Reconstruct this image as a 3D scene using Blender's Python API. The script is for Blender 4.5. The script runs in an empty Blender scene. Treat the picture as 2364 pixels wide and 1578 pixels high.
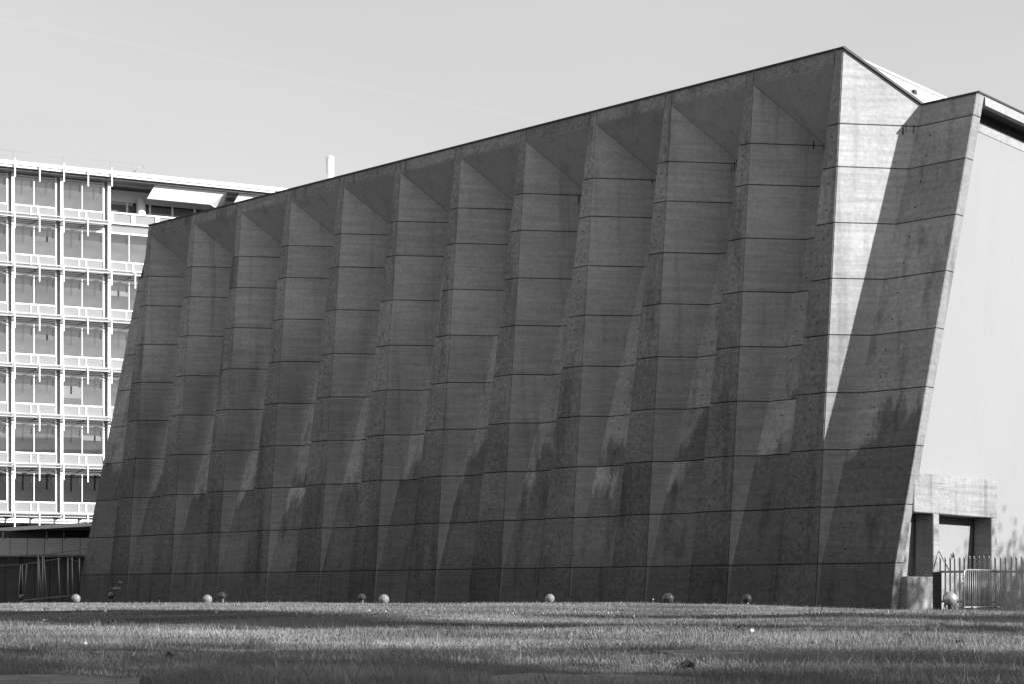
import bpy, math, random
import numpy as np
from mathutils import Vector, Matrix

random.seed(7)
rng = np.random.default_rng(11)
scene = bpy.context.scene
COL = scene.collection
R = math.radians

# ------------------------------------------------------------------ camera
EYE = 0.45
cam_d = bpy.data.cameras.new('camera')
cam = bpy.data.objects.new('camera', cam_d)
COL.objects.link(cam)
cam.location = (0, 0, EYE)
cam.rotation_euler = (R(90), 0, 0)
cam_d.sensor_fit = 'HORIZONTAL'
cam_d.sensor_width = 36.0
cam_d.lens = 36.0 * 3824 / 2364
cam_d.shift_y = (1373.3 - 789) / 2364
cam_d.clip_start = 0.1
cam_d.clip_end = 5000
scene.camera = cam

# ------------------------------------------------------------------ sun and sky
SUN = Vector((0.6742, -0.3488, 0.2968)).normalized()
SUN_EL = math.asin(SUN.z)
world = bpy.data.worlds.new('World')
scene.world = world
world.use_nodes = True
wn, wl = world.node_tree.nodes, world.node_tree.links
wn.clear()
sky = wn.new('ShaderNodeTexSky')
sky.sky_type = 'NISHITA'
sky.sun_disc = False
sky.sun_elevation = SUN_EL
sky.sun_rotation = math.atan2(SUN.x, SUN.y)
sky.air_density = 1.0
sky.dust_density = 2.0
sky.ozone_density = 1.0
bw = wn.new('ShaderNodeRGBToBW')
flat = wn.new('ShaderNodeMath'); flat.operation = 'POWER'; flat.inputs[1].default_value = 0.35
gain = wn.new('ShaderNodeMath'); gain.operation = 'MULTIPLY'; gain.inputs[1].default_value = 3.2
bg = wn.new('ShaderNodeBackground'); bg.inputs['Strength'].default_value = 0.0745
wo = wn.new('ShaderNodeOutputWorld')
wl.new(sky.outputs[0], bw.inputs[0]); wl.new(bw.outputs[0], flat.inputs[0]); wl.new(flat.outputs[0], gain.inputs[0])
# thin high cloud: two faint vapour trails and soft wisps
tc = wn.new('ShaderNodeTexCoord')
def trail(n, w, amp):
    d = wn.new('ShaderNodeVectorMath'); d.operation = 'DOT_PRODUCT'; d.inputs[1].default_value = n
    wl.new(tc.outputs['Generated'], d.inputs[0])
    a = wn.new('ShaderNodeMath'); a.operation = 'ABSOLUTE'; wl.new(d.outputs['Value'], a.inputs[0])
    m = wn.new('ShaderNodeMapRange'); m.interpolation_type = 'SMOOTHERSTEP'
    m.inputs['From Min'].default_value = 0; m.inputs['From Max'].default_value = w
    m.inputs['To Min'].default_value = amp; m.inputs['To Max'].default_value = 0
    wl.new(a.outputs[0], m.inputs['Value']); return m.outputs[0]
def sky_dir(x, y):
    return Vector(((x - 1182) / 3824, 1.0, (1373.3 - y) / 3824)).normalized()
t1 = trail(sky_dir(0, 45).cross(sky_dir(640, 165)).normalized(), 0.0022, 0.022)
t2 = trail(sky_dir(0, 195).cross(sky_dir(800, 370)).normalized(), 0.0016, 0.010)
nz = wn.new('ShaderNodeTexNoise'); nz.inputs['Scale'].default_value = 3.0; nz.inputs['Detail'].default_value = 5
mp = wn.new('ShaderNodeMapping'); mp.inputs['Scale'].default_value = (1, 1, 4)
wl.new(tc.outputs['Generated'], mp.inputs[0]); wl.new(mp.outputs[0], nz.inputs[0])
nm = wn.new('ShaderNodeMapRange'); nm.inputs['From Min'].default_value = 0.35; nm.inputs['From Max'].default_value = 0.7
nm.inputs['To Min'].default_value = 0.97; nm.inputs['To Max'].default_value = 1.03
wl.new(nz.outputs[0], nm.inputs['Value'])
s1 = wn.new('ShaderNodeMath'); s1.operation = 'ADD'; wl.new(t1, s1.inputs[0]); wl.new(t2, s1.inputs[1])
s2 = wn.new('ShaderNodeMath'); s2.operation = 'ADD'; wl.new(s1.outputs[0], s2.inputs[0]); wl.new(nm.outputs[0], s2.inputs[1])
s3 = wn.new('ShaderNodeMath'); s3.operation = 'MULTIPLY'; wl.new(gain.outputs[0], s3.inputs[0]); wl.new(s2.outputs[0], s3.inputs[1])
wl.new(s3.outputs[0], bg.inputs['Color']); wl.new(bg.outputs[0], wo.inputs[0])

sun_d = bpy.data.lights.new('sun', 'SUN')
sun_d.energy = 5.0
sun_d.angle = R(0.5)
sun_d.color = (1, 1, 1)          # the photograph is black and white
sun = bpy.data.objects.new('sun', sun_d)
COL.objects.link(sun)
sun.rotation_euler = (-SUN).to_track_quat('-Z', 'Y').to_euler()
sun.location = SUN * 60

vs = scene.view_settings
vs.view_transform = 'Standard'; vs.look = 'None'; vs.gamma = 1; vs.use_curve_mapping = False
vs.exposure = 1.1
scene.cycles.max_bounces = 5
scene.cycles.diffuse_bounces = 3
scene.cycles.transparent_max_bounces = 8
scene.cycles.caustics_reflective = False
scene.cycles.caustics_refractive = False

# ------------------------------------------------------------------ helpers
class MB:
    def __init__(s): s.v = []; s.f = []; s.sm = []
    def add(s, vs_, fs, smooth=False):
        o = len(s.v); s.v += [tuple(p) for p in vs_]
        for f in fs: s.f.append(tuple(o + i for i in f)); s.sm.append(smooth)
        return s
    def box(s, a, b):
        x0, y0, z0 = a; x1, y1, z1 = b
        return s.add([(x0,y0,z0),(x1,y0,z0),(x1,y1,z0),(x0,y1,z0),(x0,y0,z1),(x1,y0,z1),(x1,y1,z1),(x0,y1,z1)],
                     [(0,3,2,1),(4,5,6,7),(0,1,5,4),(1,2,6,5),(2,3,7,6),(3,0,4,7)])
    def bbox(s, a, b, c=0.01):
        """box with chamfered edges"""
        x0,y0,z0 = a; x1,y1,z1 = b
        P = []
        for z,zi in ((z0,0),(z1,1)):
            pass
        bx = [x0,x0+c,x1-c,x1]; by=[y0,y0+c,y1-c,y1]; bz=[z0,z0+c,z1-c,z1]
        V=[];F=[]
        def q(*p):
            o=len(V); V.extend(p); F.append(tuple(range(o,o+len(p))))
        X0,X1,Y0,Y1,Z0,Z1=bx[1],bx[2],by[1],by[2],bz[1],bz[2]
        q((X0,y0,Z0),(X1,y0,Z0),(X1,y0,Z1),(X0,y0,Z1)); q((X1,y1,Z0),(X0,y1,Z0),(X0,y1,Z1),(X1,y1,Z1))
        q((x0,Y1,Z0),(x0,Y0,Z0),(x0,Y0,Z1),(x0,Y1,Z1)); q((x1,Y0,Z0),(x1,Y1,Z0),(x1,Y1,Z1),(x1,Y0,Z1))
        q((X0,Y0,z1),(X1,Y0,z1),(X1,Y1,z1),(X0,Y1,z1)); q((X0,Y1,z0),(X1,Y1,z0),(X1,Y0,z0),(X0,Y0,z0))
        q((x0,Y0,Z0),(X0,y0,Z0),(X0,y0,Z1),(x0,Y0,Z1)); q((X1,y0,Z0),(x1,Y0,Z0),(x1,Y0,Z1),(X1,y0,Z1))
        q((x1,Y1,Z0),(X1,y1,Z0),(X1,y1,Z1),(x1,Y1,Z1)); q((X0,y1,Z0),(x0,Y1,Z0),(x0,Y1,Z1),(X0,y1,Z1))
        q((X0,y0,Z1),(X1,y0,Z1),(X1,Y0,z1),(X0,Y0,z1)); q((x1,Y0,Z1),(x1,Y1,Z1),(X1,Y1,z1),(X1,Y0,z1))
        q((X1,y1,Z1),(X0,y1,Z1),(X0,Y1,z1),(X1,Y1,z1)); q((x0,Y1,Z1),(x0,Y0,Z1),(X0,Y0,z1),(X0,Y1,z1))
        q((X0,Y0,z0),(X1,Y0,z0),(X1,y0,Z0),(X0,y0,Z0)); q((X1,Y0,z0),(X1,Y1,z0),(x1,Y1,Z0),(x1,Y0,Z0))
        q((X1,Y1,z0),(X0,Y1,z0),(X0,y1,Z0),(X1,y1,Z0)); q((X0,Y1,z0),(X0,Y0,z0),(x0,Y0,Z0),(x0,Y1,Z0))
        for (xa,xb) in ((x0,X0),(x1,X1)):
            for (ya,yb) in ((y0,Y0),(y1,Y1)):
                for (za,zb) in ((z0,Z0),(z1,Z1)):
                    q((xa,yb,zb),(xb,ya,zb),(xb,yb,za))
        return s.add(V,F)
    def tube(s, pts, r, n=8, cap=True, smooth=True):
        pts = [Vector(p) for p in pts]
        rs = r if isinstance(r, (list, tuple)) else [r] * len(pts)
        V = []; F = []
        ref = None
        for i, p in enumerate(pts):
            d = (pts[min(i+1, len(pts)-1)] - pts[max(i-1, 0)]).normalized()
            if ref is None:
                ref = d.orthogonal().normalized()
            else:
                ref = (ref - d * ref.dot(d)).normalized()
            b = d.cross(ref)
            for k in range(n):
                a = 2 * math.pi * k / n
                V.append(p + (ref * math.cos(a) + b * math.sin(a)) * rs[i])
        for i in range(len(pts) - 1):
            for k in range(n):
                F.append((i*n+k, i*n+(k+1) % n, (i+1)*n+(k+1) % n, (i+1)*n+k))
        if cap:
            F.append(tuple(reversed(range(n)))); F.append(tuple((len(pts)-1)*n+k for k in range(n)))
        return s.add(V, F, smooth)
    def lathe(s, prof, n=24, c=(0, 0, 0), smooth=True):
        V = []; F = []
        for (r, z) in prof:
            for k in range(n):
                a = 2*math.pi*k/n
                V.append((c[0]+r*math.cos(a), c[1]+r*math.sin(a), c[2]+z))
        for i in range(len(prof)-1):
            for k in range(n):
                F.append((i*n+k, i*n+(k+1) % n, (i+1)*n+(k+1) % n, (i+1)*n+k))
        F.append(tuple(reversed(range(n)))); F.append(tuple((len(prof)-1)*n+k for k in range(n)))
        return s.add(V, F, smooth)
    def prism(s, poly, d):
        """polygon (3-D points) extruded by vector d"""
        n = len(poly); d = Vector(d)
        V = [Vector(p) for p in poly] + [Vector(p) + d for p in poly]
        F = [tuple(range(n)), tuple(reversed(range(n, 2*n)))]
        for k in range(n): F.append((k, n+k, n+(k+1) % n, (k+1) % n))
        return s.add(V, F)
    def mesh(s, name):
        m = bpy.data.meshes.new(name)
        m.from_pydata(s.v, [], s.f)
        m.polygons.foreach_set('use_smooth', s.sm)
        m.update()
        return m

def obj(name, mb, mat, parent=None, loc=None):
    m = mb.mesh(name) if isinstance(mb, MB) else mb
    if mat is not None and not m.materials: m.materials.append(mat)
    o = bpy.data.objects.new(name, m)
    COL.objects.link(o)
    if parent: o.parent = parent
    if loc is not None: o.location = loc
    return o
def recentre(mb):
    a = np.array(mb.v); c = (a.min(0) + a.max(0)) / 2
    mb.v = [tuple(p) for p in (a - c)]
    return tuple(c)
def part(name, mb, mat, parent):
    c = recentre(mb)
    return obj(name, mb, mat, parent, c)
def tag(o, label=None, cat=None, group=None, kind=None):
    if label: o['label'] = label
    if cat: o['category'] = cat
    if group: o['group'] = group
    if kind: o['kind'] = kind
    return o
def empty(name, loc=(0, 0, 0), rz=0, **k):
    o = bpy.data.objects.new(name, None)
    COL.objects.link(o); o.location = loc; o.rotation_euler = (0, 0, rz)
    o.empty_display_size = 0.2
    return tag(o, **k)
def copy_tree(o, parent=None):
    c = o.copy(); COL.objects.link(c)
    if parent: c.parent = parent
    for ch in list(o.children): copy_tree(ch, c)
    return c

# ------------------------------------------------------------------ materials
def new_mat(name):
    m = bpy.data.materials.new(name); m.use_nodes = True
    n = m.node_tree.nodes; l = m.node_tree.links
    return m, n, l, n['Principled BSDF']
def grey(v): return (v, v, v, 1)
def plain(name, v, rough=0.6, metal=0.0, noise=0.12, scale=6, spec=0.4):
    m, n, l, p = new_mat(name)
    p.inputs['Roughness'].default_value = rough; p.inputs['Metallic'].default_value = metal
    p.inputs['Specular IOR Level'].default_value = spec
    t = n.new('ShaderNodeTexCoord'); x = n.new('ShaderNodeTexNoise'); x.inputs['Scale'].default_value = scale; x.inputs['Detail'].default_value = 6
    l.new(t.outputs['Object'], x.inputs[0])
    r = n.new('ShaderNodeMapRange'); r.inputs['From Min'].default_value = .3; r.inputs['From Max'].default_value = .7
    r.inputs['To Min'].default_value = v*(1-noise); r.inputs['To Max'].default_value = v*(1+noise)
    l.new(x.outputs[0], r.inputs[0]); l.new(r.outputs[0], p.inputs['Base Color'])
    return m

class NT:
    """small node-graph writer for grey-valued shaders"""
    def __init__(s, n, l): s.n = n; s.l = l
    def math(s, op, a, b=None, clamp=False):
        x = s.n.new('ShaderNodeMath'); x.operation = op; x.use_clamp = clamp
        for i, q in enumerate((a, b)):
            if q is None: continue
            if isinstance(q, (int, float)): x.inputs[i].default_value = q
            else: s.l.new(q, x.inputs[i])
        return x.outputs[0]
    def noise(s, vec, scale, detail=4, rough=.55, mul=(1, 1, 1)):
        m = s.n.new('ShaderNodeMapping'); m.inputs['Scale'].default_value = mul; s.l.new(vec, m.inputs[0])
        x = s.n.new('ShaderNodeTexNoise'); x.inputs['Scale'].default_value = scale; x.inputs['Detail'].default_value = detail
        x.inputs['Roughness'].default_value = rough
        s.l.new(m.outputs[0], x.inputs[0]); return x.outputs[0]
    def ramp(s, v, a, b, lo=0., hi=1., smooth=True):
        r = s.n.new('ShaderNodeMapRange')
        if smooth: r.interpolation_type = 'SMOOTHSTEP'
        for k, q in zip(('From Min', 'From Max', 'To Min', 'To Max'), (a, b, lo, hi)): r.inputs[k].default_value = q
        s.l.new(v, r.inputs['Value']); return r.outputs[0]

def concrete(name, base, root, speckle=0.3, streak=0.3, stain=0.35, rnd=0.10, wedge=False, shift=0.0):
    m, n, l, p = new_mat(name)
    g = NT(n, l)
    t = n.new('ShaderNodeTexCoord'); t.object = root
    v = t.outputs['Object']
    oi = n.new('ShaderNodeObjectInfo')
    val = g.ramp(oi.outputs['Random'], 0, 1, base*(1-rnd), base*(1+rnd), False)
    # exposed aggregate
    sp = g.noise(v, 9.0, 3, .7)
    val = g.math('MULTIPLY', val, g.ramp(sp, .3, .72, 1-speckle, 1+speckle*1.2, False))
    sp2 = g.noise(v, 22.0, 2, .8)
    val = g.math('MULTIPLY', val, g.ramp(sp2, .62, .75, 1, 1+speckle*1.6))
    # board marks: long along the wall, thin in height
    if streak:
        b1 = g.noise(v, 1.0, 5, .65, (.55, .55, 9.0))
        val = g.math('MULTIPLY', val, g.ramp(b1, .3, .7, 1-streak*.55, 1+streak*.45, False))
        b2 = g.noise(v, 1.0, 3, .6, (.7, .7, 24.0))
        b3 = g.noise(v, .55, 2)
        cut = g.math('MULTIPLY', g.ramp(b2, .66, .72), g.ramp(b3, .45, .6))
        val = g.math('MULTIPLY', val, g.ramp(cut, 0, 1, 1, 1-streak, False))
    # blotches and run-off
    bl = g.noise(v, .35, 5, .6)
    val = g.math('MULTIPLY', val, g.ramp(bl, .3, .7, 1-stain*.45, 1+stain*.35, False))
    ro = g.noise(v, 1.0, 4, .6, (2.2, 2.2, .14))
    val = g.math('MULTIPLY', val, g.ramp(ro, .5, .72, 1, 1-stain))
    sep = n.new('ShaderNodeSeparateXYZ'); l.new(v, sep.inputs[0])
    X_, Z_ = sep.outputs['X'], sep.outputs['Z']
    rag = g.noise(v, 1.0, 5, .65, (1.3, 1.3, .30))
    rag = g.math('MULTIPLY', g.math('SUBTRACT', rag, .5), 6.0)
    # place within the bay, 0..1 from one flange's left edge to the next
    t_ = g.math('FRACT', g.math('ADD', g.math('SUBTRACT', g.math('DIVIDE', X_, BAY), g.math('MULTIPLY', Z_, .0828/BAY)), 8.455+.0828*.2916))
    t_ = g.math('MAXIMUM', t_, g.ramp(X_, 34.2, 34.5))
    t_ = g.math('MAXIMUM', t_, g.ramp(X_, -1.35, -1.2, 1, 0))
    if wedge:      # darker along the foot of the wall, ragged top
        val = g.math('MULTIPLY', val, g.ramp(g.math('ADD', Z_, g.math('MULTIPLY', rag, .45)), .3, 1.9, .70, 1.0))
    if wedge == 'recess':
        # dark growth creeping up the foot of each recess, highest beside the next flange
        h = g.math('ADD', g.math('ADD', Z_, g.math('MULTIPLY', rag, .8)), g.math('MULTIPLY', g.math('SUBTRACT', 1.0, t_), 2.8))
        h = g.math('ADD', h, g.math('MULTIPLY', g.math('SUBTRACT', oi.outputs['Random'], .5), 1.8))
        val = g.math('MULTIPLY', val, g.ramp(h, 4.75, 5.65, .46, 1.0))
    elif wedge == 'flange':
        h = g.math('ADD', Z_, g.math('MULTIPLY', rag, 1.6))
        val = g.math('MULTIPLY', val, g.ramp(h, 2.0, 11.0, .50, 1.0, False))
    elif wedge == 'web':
        # damp band beside the flange on the middle lifts, and a darker lower part
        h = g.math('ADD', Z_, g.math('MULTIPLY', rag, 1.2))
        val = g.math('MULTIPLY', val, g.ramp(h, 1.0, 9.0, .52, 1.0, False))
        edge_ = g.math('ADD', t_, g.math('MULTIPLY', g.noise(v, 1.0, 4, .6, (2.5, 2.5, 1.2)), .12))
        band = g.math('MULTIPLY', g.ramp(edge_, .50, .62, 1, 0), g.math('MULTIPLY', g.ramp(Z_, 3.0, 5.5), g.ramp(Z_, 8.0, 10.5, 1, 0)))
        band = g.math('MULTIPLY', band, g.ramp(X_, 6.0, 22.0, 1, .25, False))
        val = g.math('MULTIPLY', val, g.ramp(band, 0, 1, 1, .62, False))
    l.new(val, p.inputs['Base Color'])
    p.inputs['Roughness'].default_value = .9; p.inputs['Specular IOR Level'].default_value = .2
    bp = n.new('ShaderNodeBump'); bp.inputs['Strength'].default_value = .5; bp.inputs['Distance'].default_value = .012
    l.new(sp, bp.inputs['Height']); l.new(bp.outputs[0], p.inputs['Normal'])
    return m

# ------------------------------------------------------------------ ground shape
def sstep(a, b, x):
    t = np.clip((x - a) / (b - a), 0, 1); return t * t * (3 - 2 * t)
def G(x, y):
    x = np.asarray(x, float); y = np.asarray(y, float)
    g = .27 * sstep(6, 36, y) - .0068 * np.clip(y - 35, 0, 45)
    g = g - .17 * sstep(2.5, 9.5, x) * sstep(20, 36, y)
    g = g + .035 * np.sin(x*.55 + 1.1*np.sin(y*.3)) * np.sin(y*.42 + .8) * sstep(3, 12, y) * (1 - sstep(26, 34, y))
    return g
def gz(x, y): return float(G(x, y))
def pix(x, y, Z):
    """world point seen at photograph pixel (x, y) at depth Z"""
    return Vector(((x-1182)/3824*Z, Z, EYE + (1373.3-y)/3824*Z))
def ground_at(x, y):
    lo, hi = 4.0, 34.0
    for _ in range(60):
        mid = (lo+hi)/2; q = pix(x, y, mid)
        if q.z > gz(q.x, q.y): lo = mid
        else: hi = mid
    q = pix(x, y, lo); return Vector((q.x, q.y, gz(q.x, q.y)))

M_soil = plain('lawn_soil', .03, .95, 0, .35, 3)
xs = np.concatenate([np.linspace(-1500, -60, 14), np.linspace(-50, 60, 111), np.linspace(70, 1500, 14)])
ys = np.concatenate([np.linspace(-200, -4, 8), np.linspace(0, 90, 121), np.linspace(100, 2500, 14)])
XX, YY = np.meshgrid(xs, ys)
ZZ = G(XX, YY)
mb = MB()
nx = len(xs)
mb.add(np.stack([XX.ravel(), YY.ravel(), ZZ.ravel()], 1).tolist(),
       [(j*nx+i, j*nx+i+1, (j+1)*nx+i+1, (j+1)*nx+i) for j in range(len(ys)-1) for i in range(nx-1)], True)
tag(obj('ground', mb, M_soil), kind='structure')

# ================================================================== conference hall
BAY = 3.0
TH = 0.8281
CU, CV = 19.2523, 13.1857           # camera in wall units
Z1 = 0.2916
ZJ = [.2916, .8183, 1.3520, 1.8860, 2.4184, 2.9483, 3.4741, 4.0027, 4.4106]
ZTOP, ZIN, ZFB = 5.1317, 4.6206, 4.993
ZB = -.30
Uax = Vector((math.sin(TH), -math.cos(TH), 0)); Vax = Vector((math.cos(TH), math.sin(TH), 0))
org = Uax * (-CU*BAY) + Vax * (CV*BAY); org.z = EYE
hall = empty('conference_hall', org, math.atan2(Uax.y, Uax.x),
             label='large dark concrete hall with a pleated leaning wall and folded roof', cat='building')
# the hall's own frame: x along the wall (u), y inwards (v), z up from eye level; metres
def fl(z): return .0757*(z-Z1)
def Lp(i, z): return np.array((i-.4549+.0828*(z-Z1), fl(z), z))
def Rp(i, z): return np.array((i-.021+.0103*(z-Z1), fl(z), z))
def vin(z): return max(.008+.2155*(z-Z1), fl(z)+.004)
def Vp(i, z): return np.array((max(i+.02+.119*(z-Z1), Rp(i, z)[0]+.004), vin(z), z))
def Wp(i, z):
    """right end of inner face in bay i"""
    d = vin(z)-fl(z)
    u = Lp(i+1, z)[0] - .7*d*(1-.5*max(z-Z1, 0)/4.84) - .004
    return np.array((max(u, Vp(i, z)[0]+.01), vin(z), z))
def Pp(z): return np.array((11.785+.0722*(z-Z1), vin(z), z))
def PL(z): return np.array((-1.165+.012*(z-Z1), vin(z), z))

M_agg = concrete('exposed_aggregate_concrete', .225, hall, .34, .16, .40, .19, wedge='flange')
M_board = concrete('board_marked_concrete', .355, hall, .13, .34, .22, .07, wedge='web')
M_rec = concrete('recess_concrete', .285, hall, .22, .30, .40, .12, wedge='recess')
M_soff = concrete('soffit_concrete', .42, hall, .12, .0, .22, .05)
M_pale = concrete('pale_concrete', .185, hall, .15, .25, .35, .04)
M_joint = plain('joint_grout', .085, .95)
M_flash = plain('black_flashing', .02, .5)

def panel(name, P, mat, facing, gap=.012, th=.06, ch=.009, parent=None, tight=()):
    """slab with chamfered edges; P = corner points in bays, face towards FACING; edges listed in TIGHT meet the neighbour without a joint"""
    P = [np.array(p)*BAY for p in P]
    k = len(P)
    D = [0.0 if i in tight else 1.0 for i in range(k)]      # edge i runs from P[i] to P[i+1]
    c = sum(P)/k
    nrm = np.zeros(3)
    for i in range(k): nrm += np.cross(P[i]-c, P[(i+1) % k]-c)
    nrm /= np.linalg.norm(nrm)
    if nrm @ np.array(facing) < 0:
        P = P[::-1]; nrm = -nrm; D = [D[(k-2-j) % k] for j in range(k)]
    def inset(d):
        out = []
        for i in range(k):
            a = P[i-1]-P[i]; b = P[(i+1) % k]-P[i]
            la, lb = np.linalg.norm(a), np.linalg.norm(b)
            a, b = a/la, b/lb
            sn = max(np.linalg.norm(np.cross(a, b)), .15)
            out.append(P[i] + a*min(d*D[i]/sn, la*.3) + b*min(d*D[i-1]/sn, lb*.3))
        return out
    f = inset(gap+ch); e = inset(gap)
    V = f + [q - nrm*ch for q in e] + [q - nrm*th for q in e]
    F = [tuple(range(k))]
    for i in range(k):
        j = (i+1) % k
        F.append((i, k+i, k+j, j)); F.append((k+i, 2*k+i, 2*k+j, k+j))
    m = MB().add(V, F)
    return part(name, m, mat, parent or hall)

FW = (0, -1, 0)
LV = [ZB] + ZJ
core = MB()
def corequad(P, sh=.03):
    core.add([(p[0]*BAY, (p[1]+sh)*BAY, p[2]*BAY) for p in P], [tuple(range(len(P)))])
for i in range(12):
    for a, b in zip(LV, LV[1:]+[None]):
        top = b is None
        if top: b = ZTOP
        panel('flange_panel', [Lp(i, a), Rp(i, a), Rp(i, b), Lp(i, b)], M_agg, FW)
        corequad([Lp(i, a), Rp(i, a), Rp(i, b), Lp(i, b)])
        if not top:
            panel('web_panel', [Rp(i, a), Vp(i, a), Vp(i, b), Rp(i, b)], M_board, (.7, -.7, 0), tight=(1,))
            corequad([Rp(i, a), Vp(i, a), Vp(i, b), Rp(i, b)])
            E = (lambda z: Wp(i, z)) if i < 11 else Pp
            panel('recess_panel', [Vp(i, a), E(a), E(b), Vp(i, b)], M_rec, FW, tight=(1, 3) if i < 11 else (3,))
            corequad([Vp(i, a), E(a), E(b), Vp(i, b)])
            if i < 11:
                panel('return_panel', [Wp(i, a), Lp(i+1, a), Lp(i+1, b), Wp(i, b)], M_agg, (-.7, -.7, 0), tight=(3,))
                corequad([Wp(i, a), Lp(i+1, a), Lp(i+1, b), Wp(i, b)])
        elif i < 11:
            A = ZJ[-1]
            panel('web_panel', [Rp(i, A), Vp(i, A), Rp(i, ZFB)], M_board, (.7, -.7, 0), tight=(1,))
            panel('return_panel', [Wp(i, A), Lp(i+1, A), Lp(i+1, ZFB)], M_agg, (-.7, -.7, 0))
            panel('fascia_panel', [Rp(i, ZFB), Lp(i+1, ZFB), Lp(i+1, ZTOP), Rp(i, ZTOP)], M_agg, FW, gap=.008)
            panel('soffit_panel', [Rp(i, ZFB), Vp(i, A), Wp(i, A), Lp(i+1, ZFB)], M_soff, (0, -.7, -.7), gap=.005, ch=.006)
            corequad([Rp(i, A), Vp(i, A), Rp(i, ZFB)]); corequad([Wp(i, A), Lp(i+1, A), Lp(i+1, ZFB)])
            corequad([Rp(i, ZFB), Lp(i+1, ZFB), Lp(i+1, ZTOP), Rp(i, ZTOP)])
            corequad([Rp(i, ZFB), Vp(i, A), Wp(i, A), Lp(i+1, ZFB)])
        else:
            A = ZJ[-1]
            panel('web_panel', [Rp(11, A), Vp(11, A), Vp(11, ZIN), Rp(11, ZTOP)], M_board, (.7, -.7, 0), tight=(1,))
            panel('recess_panel', [Vp(11, A), Pp(A), Pp(ZIN), Vp(11, ZIN)], M_rec, FW, tight=(3,))
            corequad([Rp(11, A), Vp(11, A), Vp(11, ZIN), Rp(11, ZTOP)]); corequad([Vp(11, A), Pp(A), Pp(ZIN), Vp(11, ZIN)])
# left end: half recess beyond the first flange
for a, b in zip(LV, ZJ + [ZIN]):
    wl0 = lambda z: np.array((Lp(0, z)[0]-.1*(vin(z)-fl(z))-.004, vin(z), z))
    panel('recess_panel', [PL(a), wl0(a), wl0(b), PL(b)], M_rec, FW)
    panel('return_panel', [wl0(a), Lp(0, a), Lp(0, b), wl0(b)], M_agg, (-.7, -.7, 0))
    corequad([PL(a), wl0(a), wl0(b), PL(b)]); corequad([wl0(a), Lp(0, a), Lp(0, b), wl0(b)])
wl1 = lambda z: np.array((Lp(0, z)[0]-.1*(vin(z)-fl(z))-.004, vin(z), z))
panel('return_panel', [wl1(ZJ[8]), Lp(0, ZJ[8]), Lp(0, ZTOP), wl1(ZIN)], M_agg, (-.7, -.7, 0))
obj('wall_core', core, M_joint, hall)
# left flank and the far closing walls
mbx = MB()
mbx.add([tuple(PL(ZB)*BAY+np.array((.03, .2, 0))), tuple(PL(ZIN)*BAY+np.array((.03, .2, 0))), (-3.3, 36, ZIN*BAY), (-3.5, 36, ZB*BAY)], [(0, 1, 2, 3)])
obj('flank_wall', mbx, M_pale, hall)

# pier end face: the lit narrow strip, one piece per lift
TS = .135
for a, b in zip(LV, ZJ + [ZIN]):
    def S(z): q = Pp(z); return np.array((q[0]+.004, q[1]+TS, z))
    P0, P1 = Pp(a), Pp(b)
    panel('pier_panel', [P0, S(a), S(b), P1], M_pale, (1, 0, 0), gap=.010)
    core2 = [P0, S(a), S(b), P1]
    m = MB().add([(p[0]*BAY-.09, p[1]*BAY+.02, p[2]*BAY) for p in core2], [(0, 1, 2, 3)])
    # return of the buttress towards the set back side wall
    m.add([(S(a)[0]*BAY-.01, S(a)[1]*BAY, a*BAY), (11.6*BAY, S(a)[1]*BAY, a*BAY), (11.6*BAY, S(b)[1]*BAY, b*BAY), (S(b)[0]*BAY-.01, S(b)[1]*BAY, b*BAY)], [(0, 1, 2, 3)])
    part('buttress_core', m, M_joint, hall)

# roof: folded sheets, ridge on every flange and valley between
M_roof = plain('roof_sheet', .62, .35, .3, .06, 2)
rf = MB()
VB = 12.0
for i in range(12):
    r0 = np.array((i-.01, fl(ZTOP)+.05, ZTOP-.03)); r1 = np.array((i-.01, VB, ZTOP-.03))
    v0 = np.array((i+.535, vin(ZIN)+.05, ZIN-.03)); v1 = np.array((i+.535, VB, ZIN-.03))
    rf.add([tuple(q*BAY) for q in (r0, v0, v1, r1)], [(0, 1, 2, 3)])
    if i < 11:
        n0 = np.array((i+.99, fl(ZTOP)+.05, ZTOP-.03)); n1 = np.array((i+.99, VB, ZTOP-.03))
        rf.add([tuple(q*BAY) for q in (v0, n0, n1, v1)], [(0, 1, 2, 3)])
    else:
        e0 = Pp(ZIN)-np.array((.03, -.05, .03)); e1 = np.array((e0[0], VB, ZIN-.03))
        rf.add([tuple(q*BAY) for q in (v0, e0, e1, v1)], [(0, 1, 2, 3)])
a0 = np.array((-.01, fl(ZTOP)+.03, ZTOP-.02)); a1 = np.array((-.01, VB, ZTOP-.02))
b0 = PL(ZIN)+np.array((.01, .02, -.008)); b1 = np.array((b0[0], VB, ZIN-.008))
rf.add([tuple(q*BAY) for q in (b0, a0, a1, b1)], [(0, 1, 2, 3)])
roof = obj('roof', rf, M_roof, hall)
M_seam = plain('seam_metal', .22, .5, .2)
for k in range(20):
    v = .64 + .30*k
    ff = min(1, (v-.43)/.574)
    p0 = Vector((10.985*BAY, v*BAY, (ZTOP-.028)*BAY)); p1 = p0.lerp(Vector((11.53*BAY, v*BAY, (ZIN-.028)*BAY)), ff)
    s = MB().tube([p0, p1], .014, 5)
    part('roof_seam', s, M_seam, roof)
vt = MB().prism([(11.215*BAY, 1.30*BAY, 4.90*BAY), (11.255*BAY, 1.30*BAY, 4.86*BAY), (11.255*BAY, 1.30*BAY, 4.905*BAY)], (0, .16, 0))
part('roof_vent', vt, M_flash, roof)
rc = MB().tube([((10.99)*BAY, .40*BAY, (ZTOP-.012)*BAY), (10.99*BAY, VB*BAY, (ZTOP-.012)*BAY)], .05, 6)
part('ridge_cap', rc, plain('ridge_metal', .55, .4, .3), roof)

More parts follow.
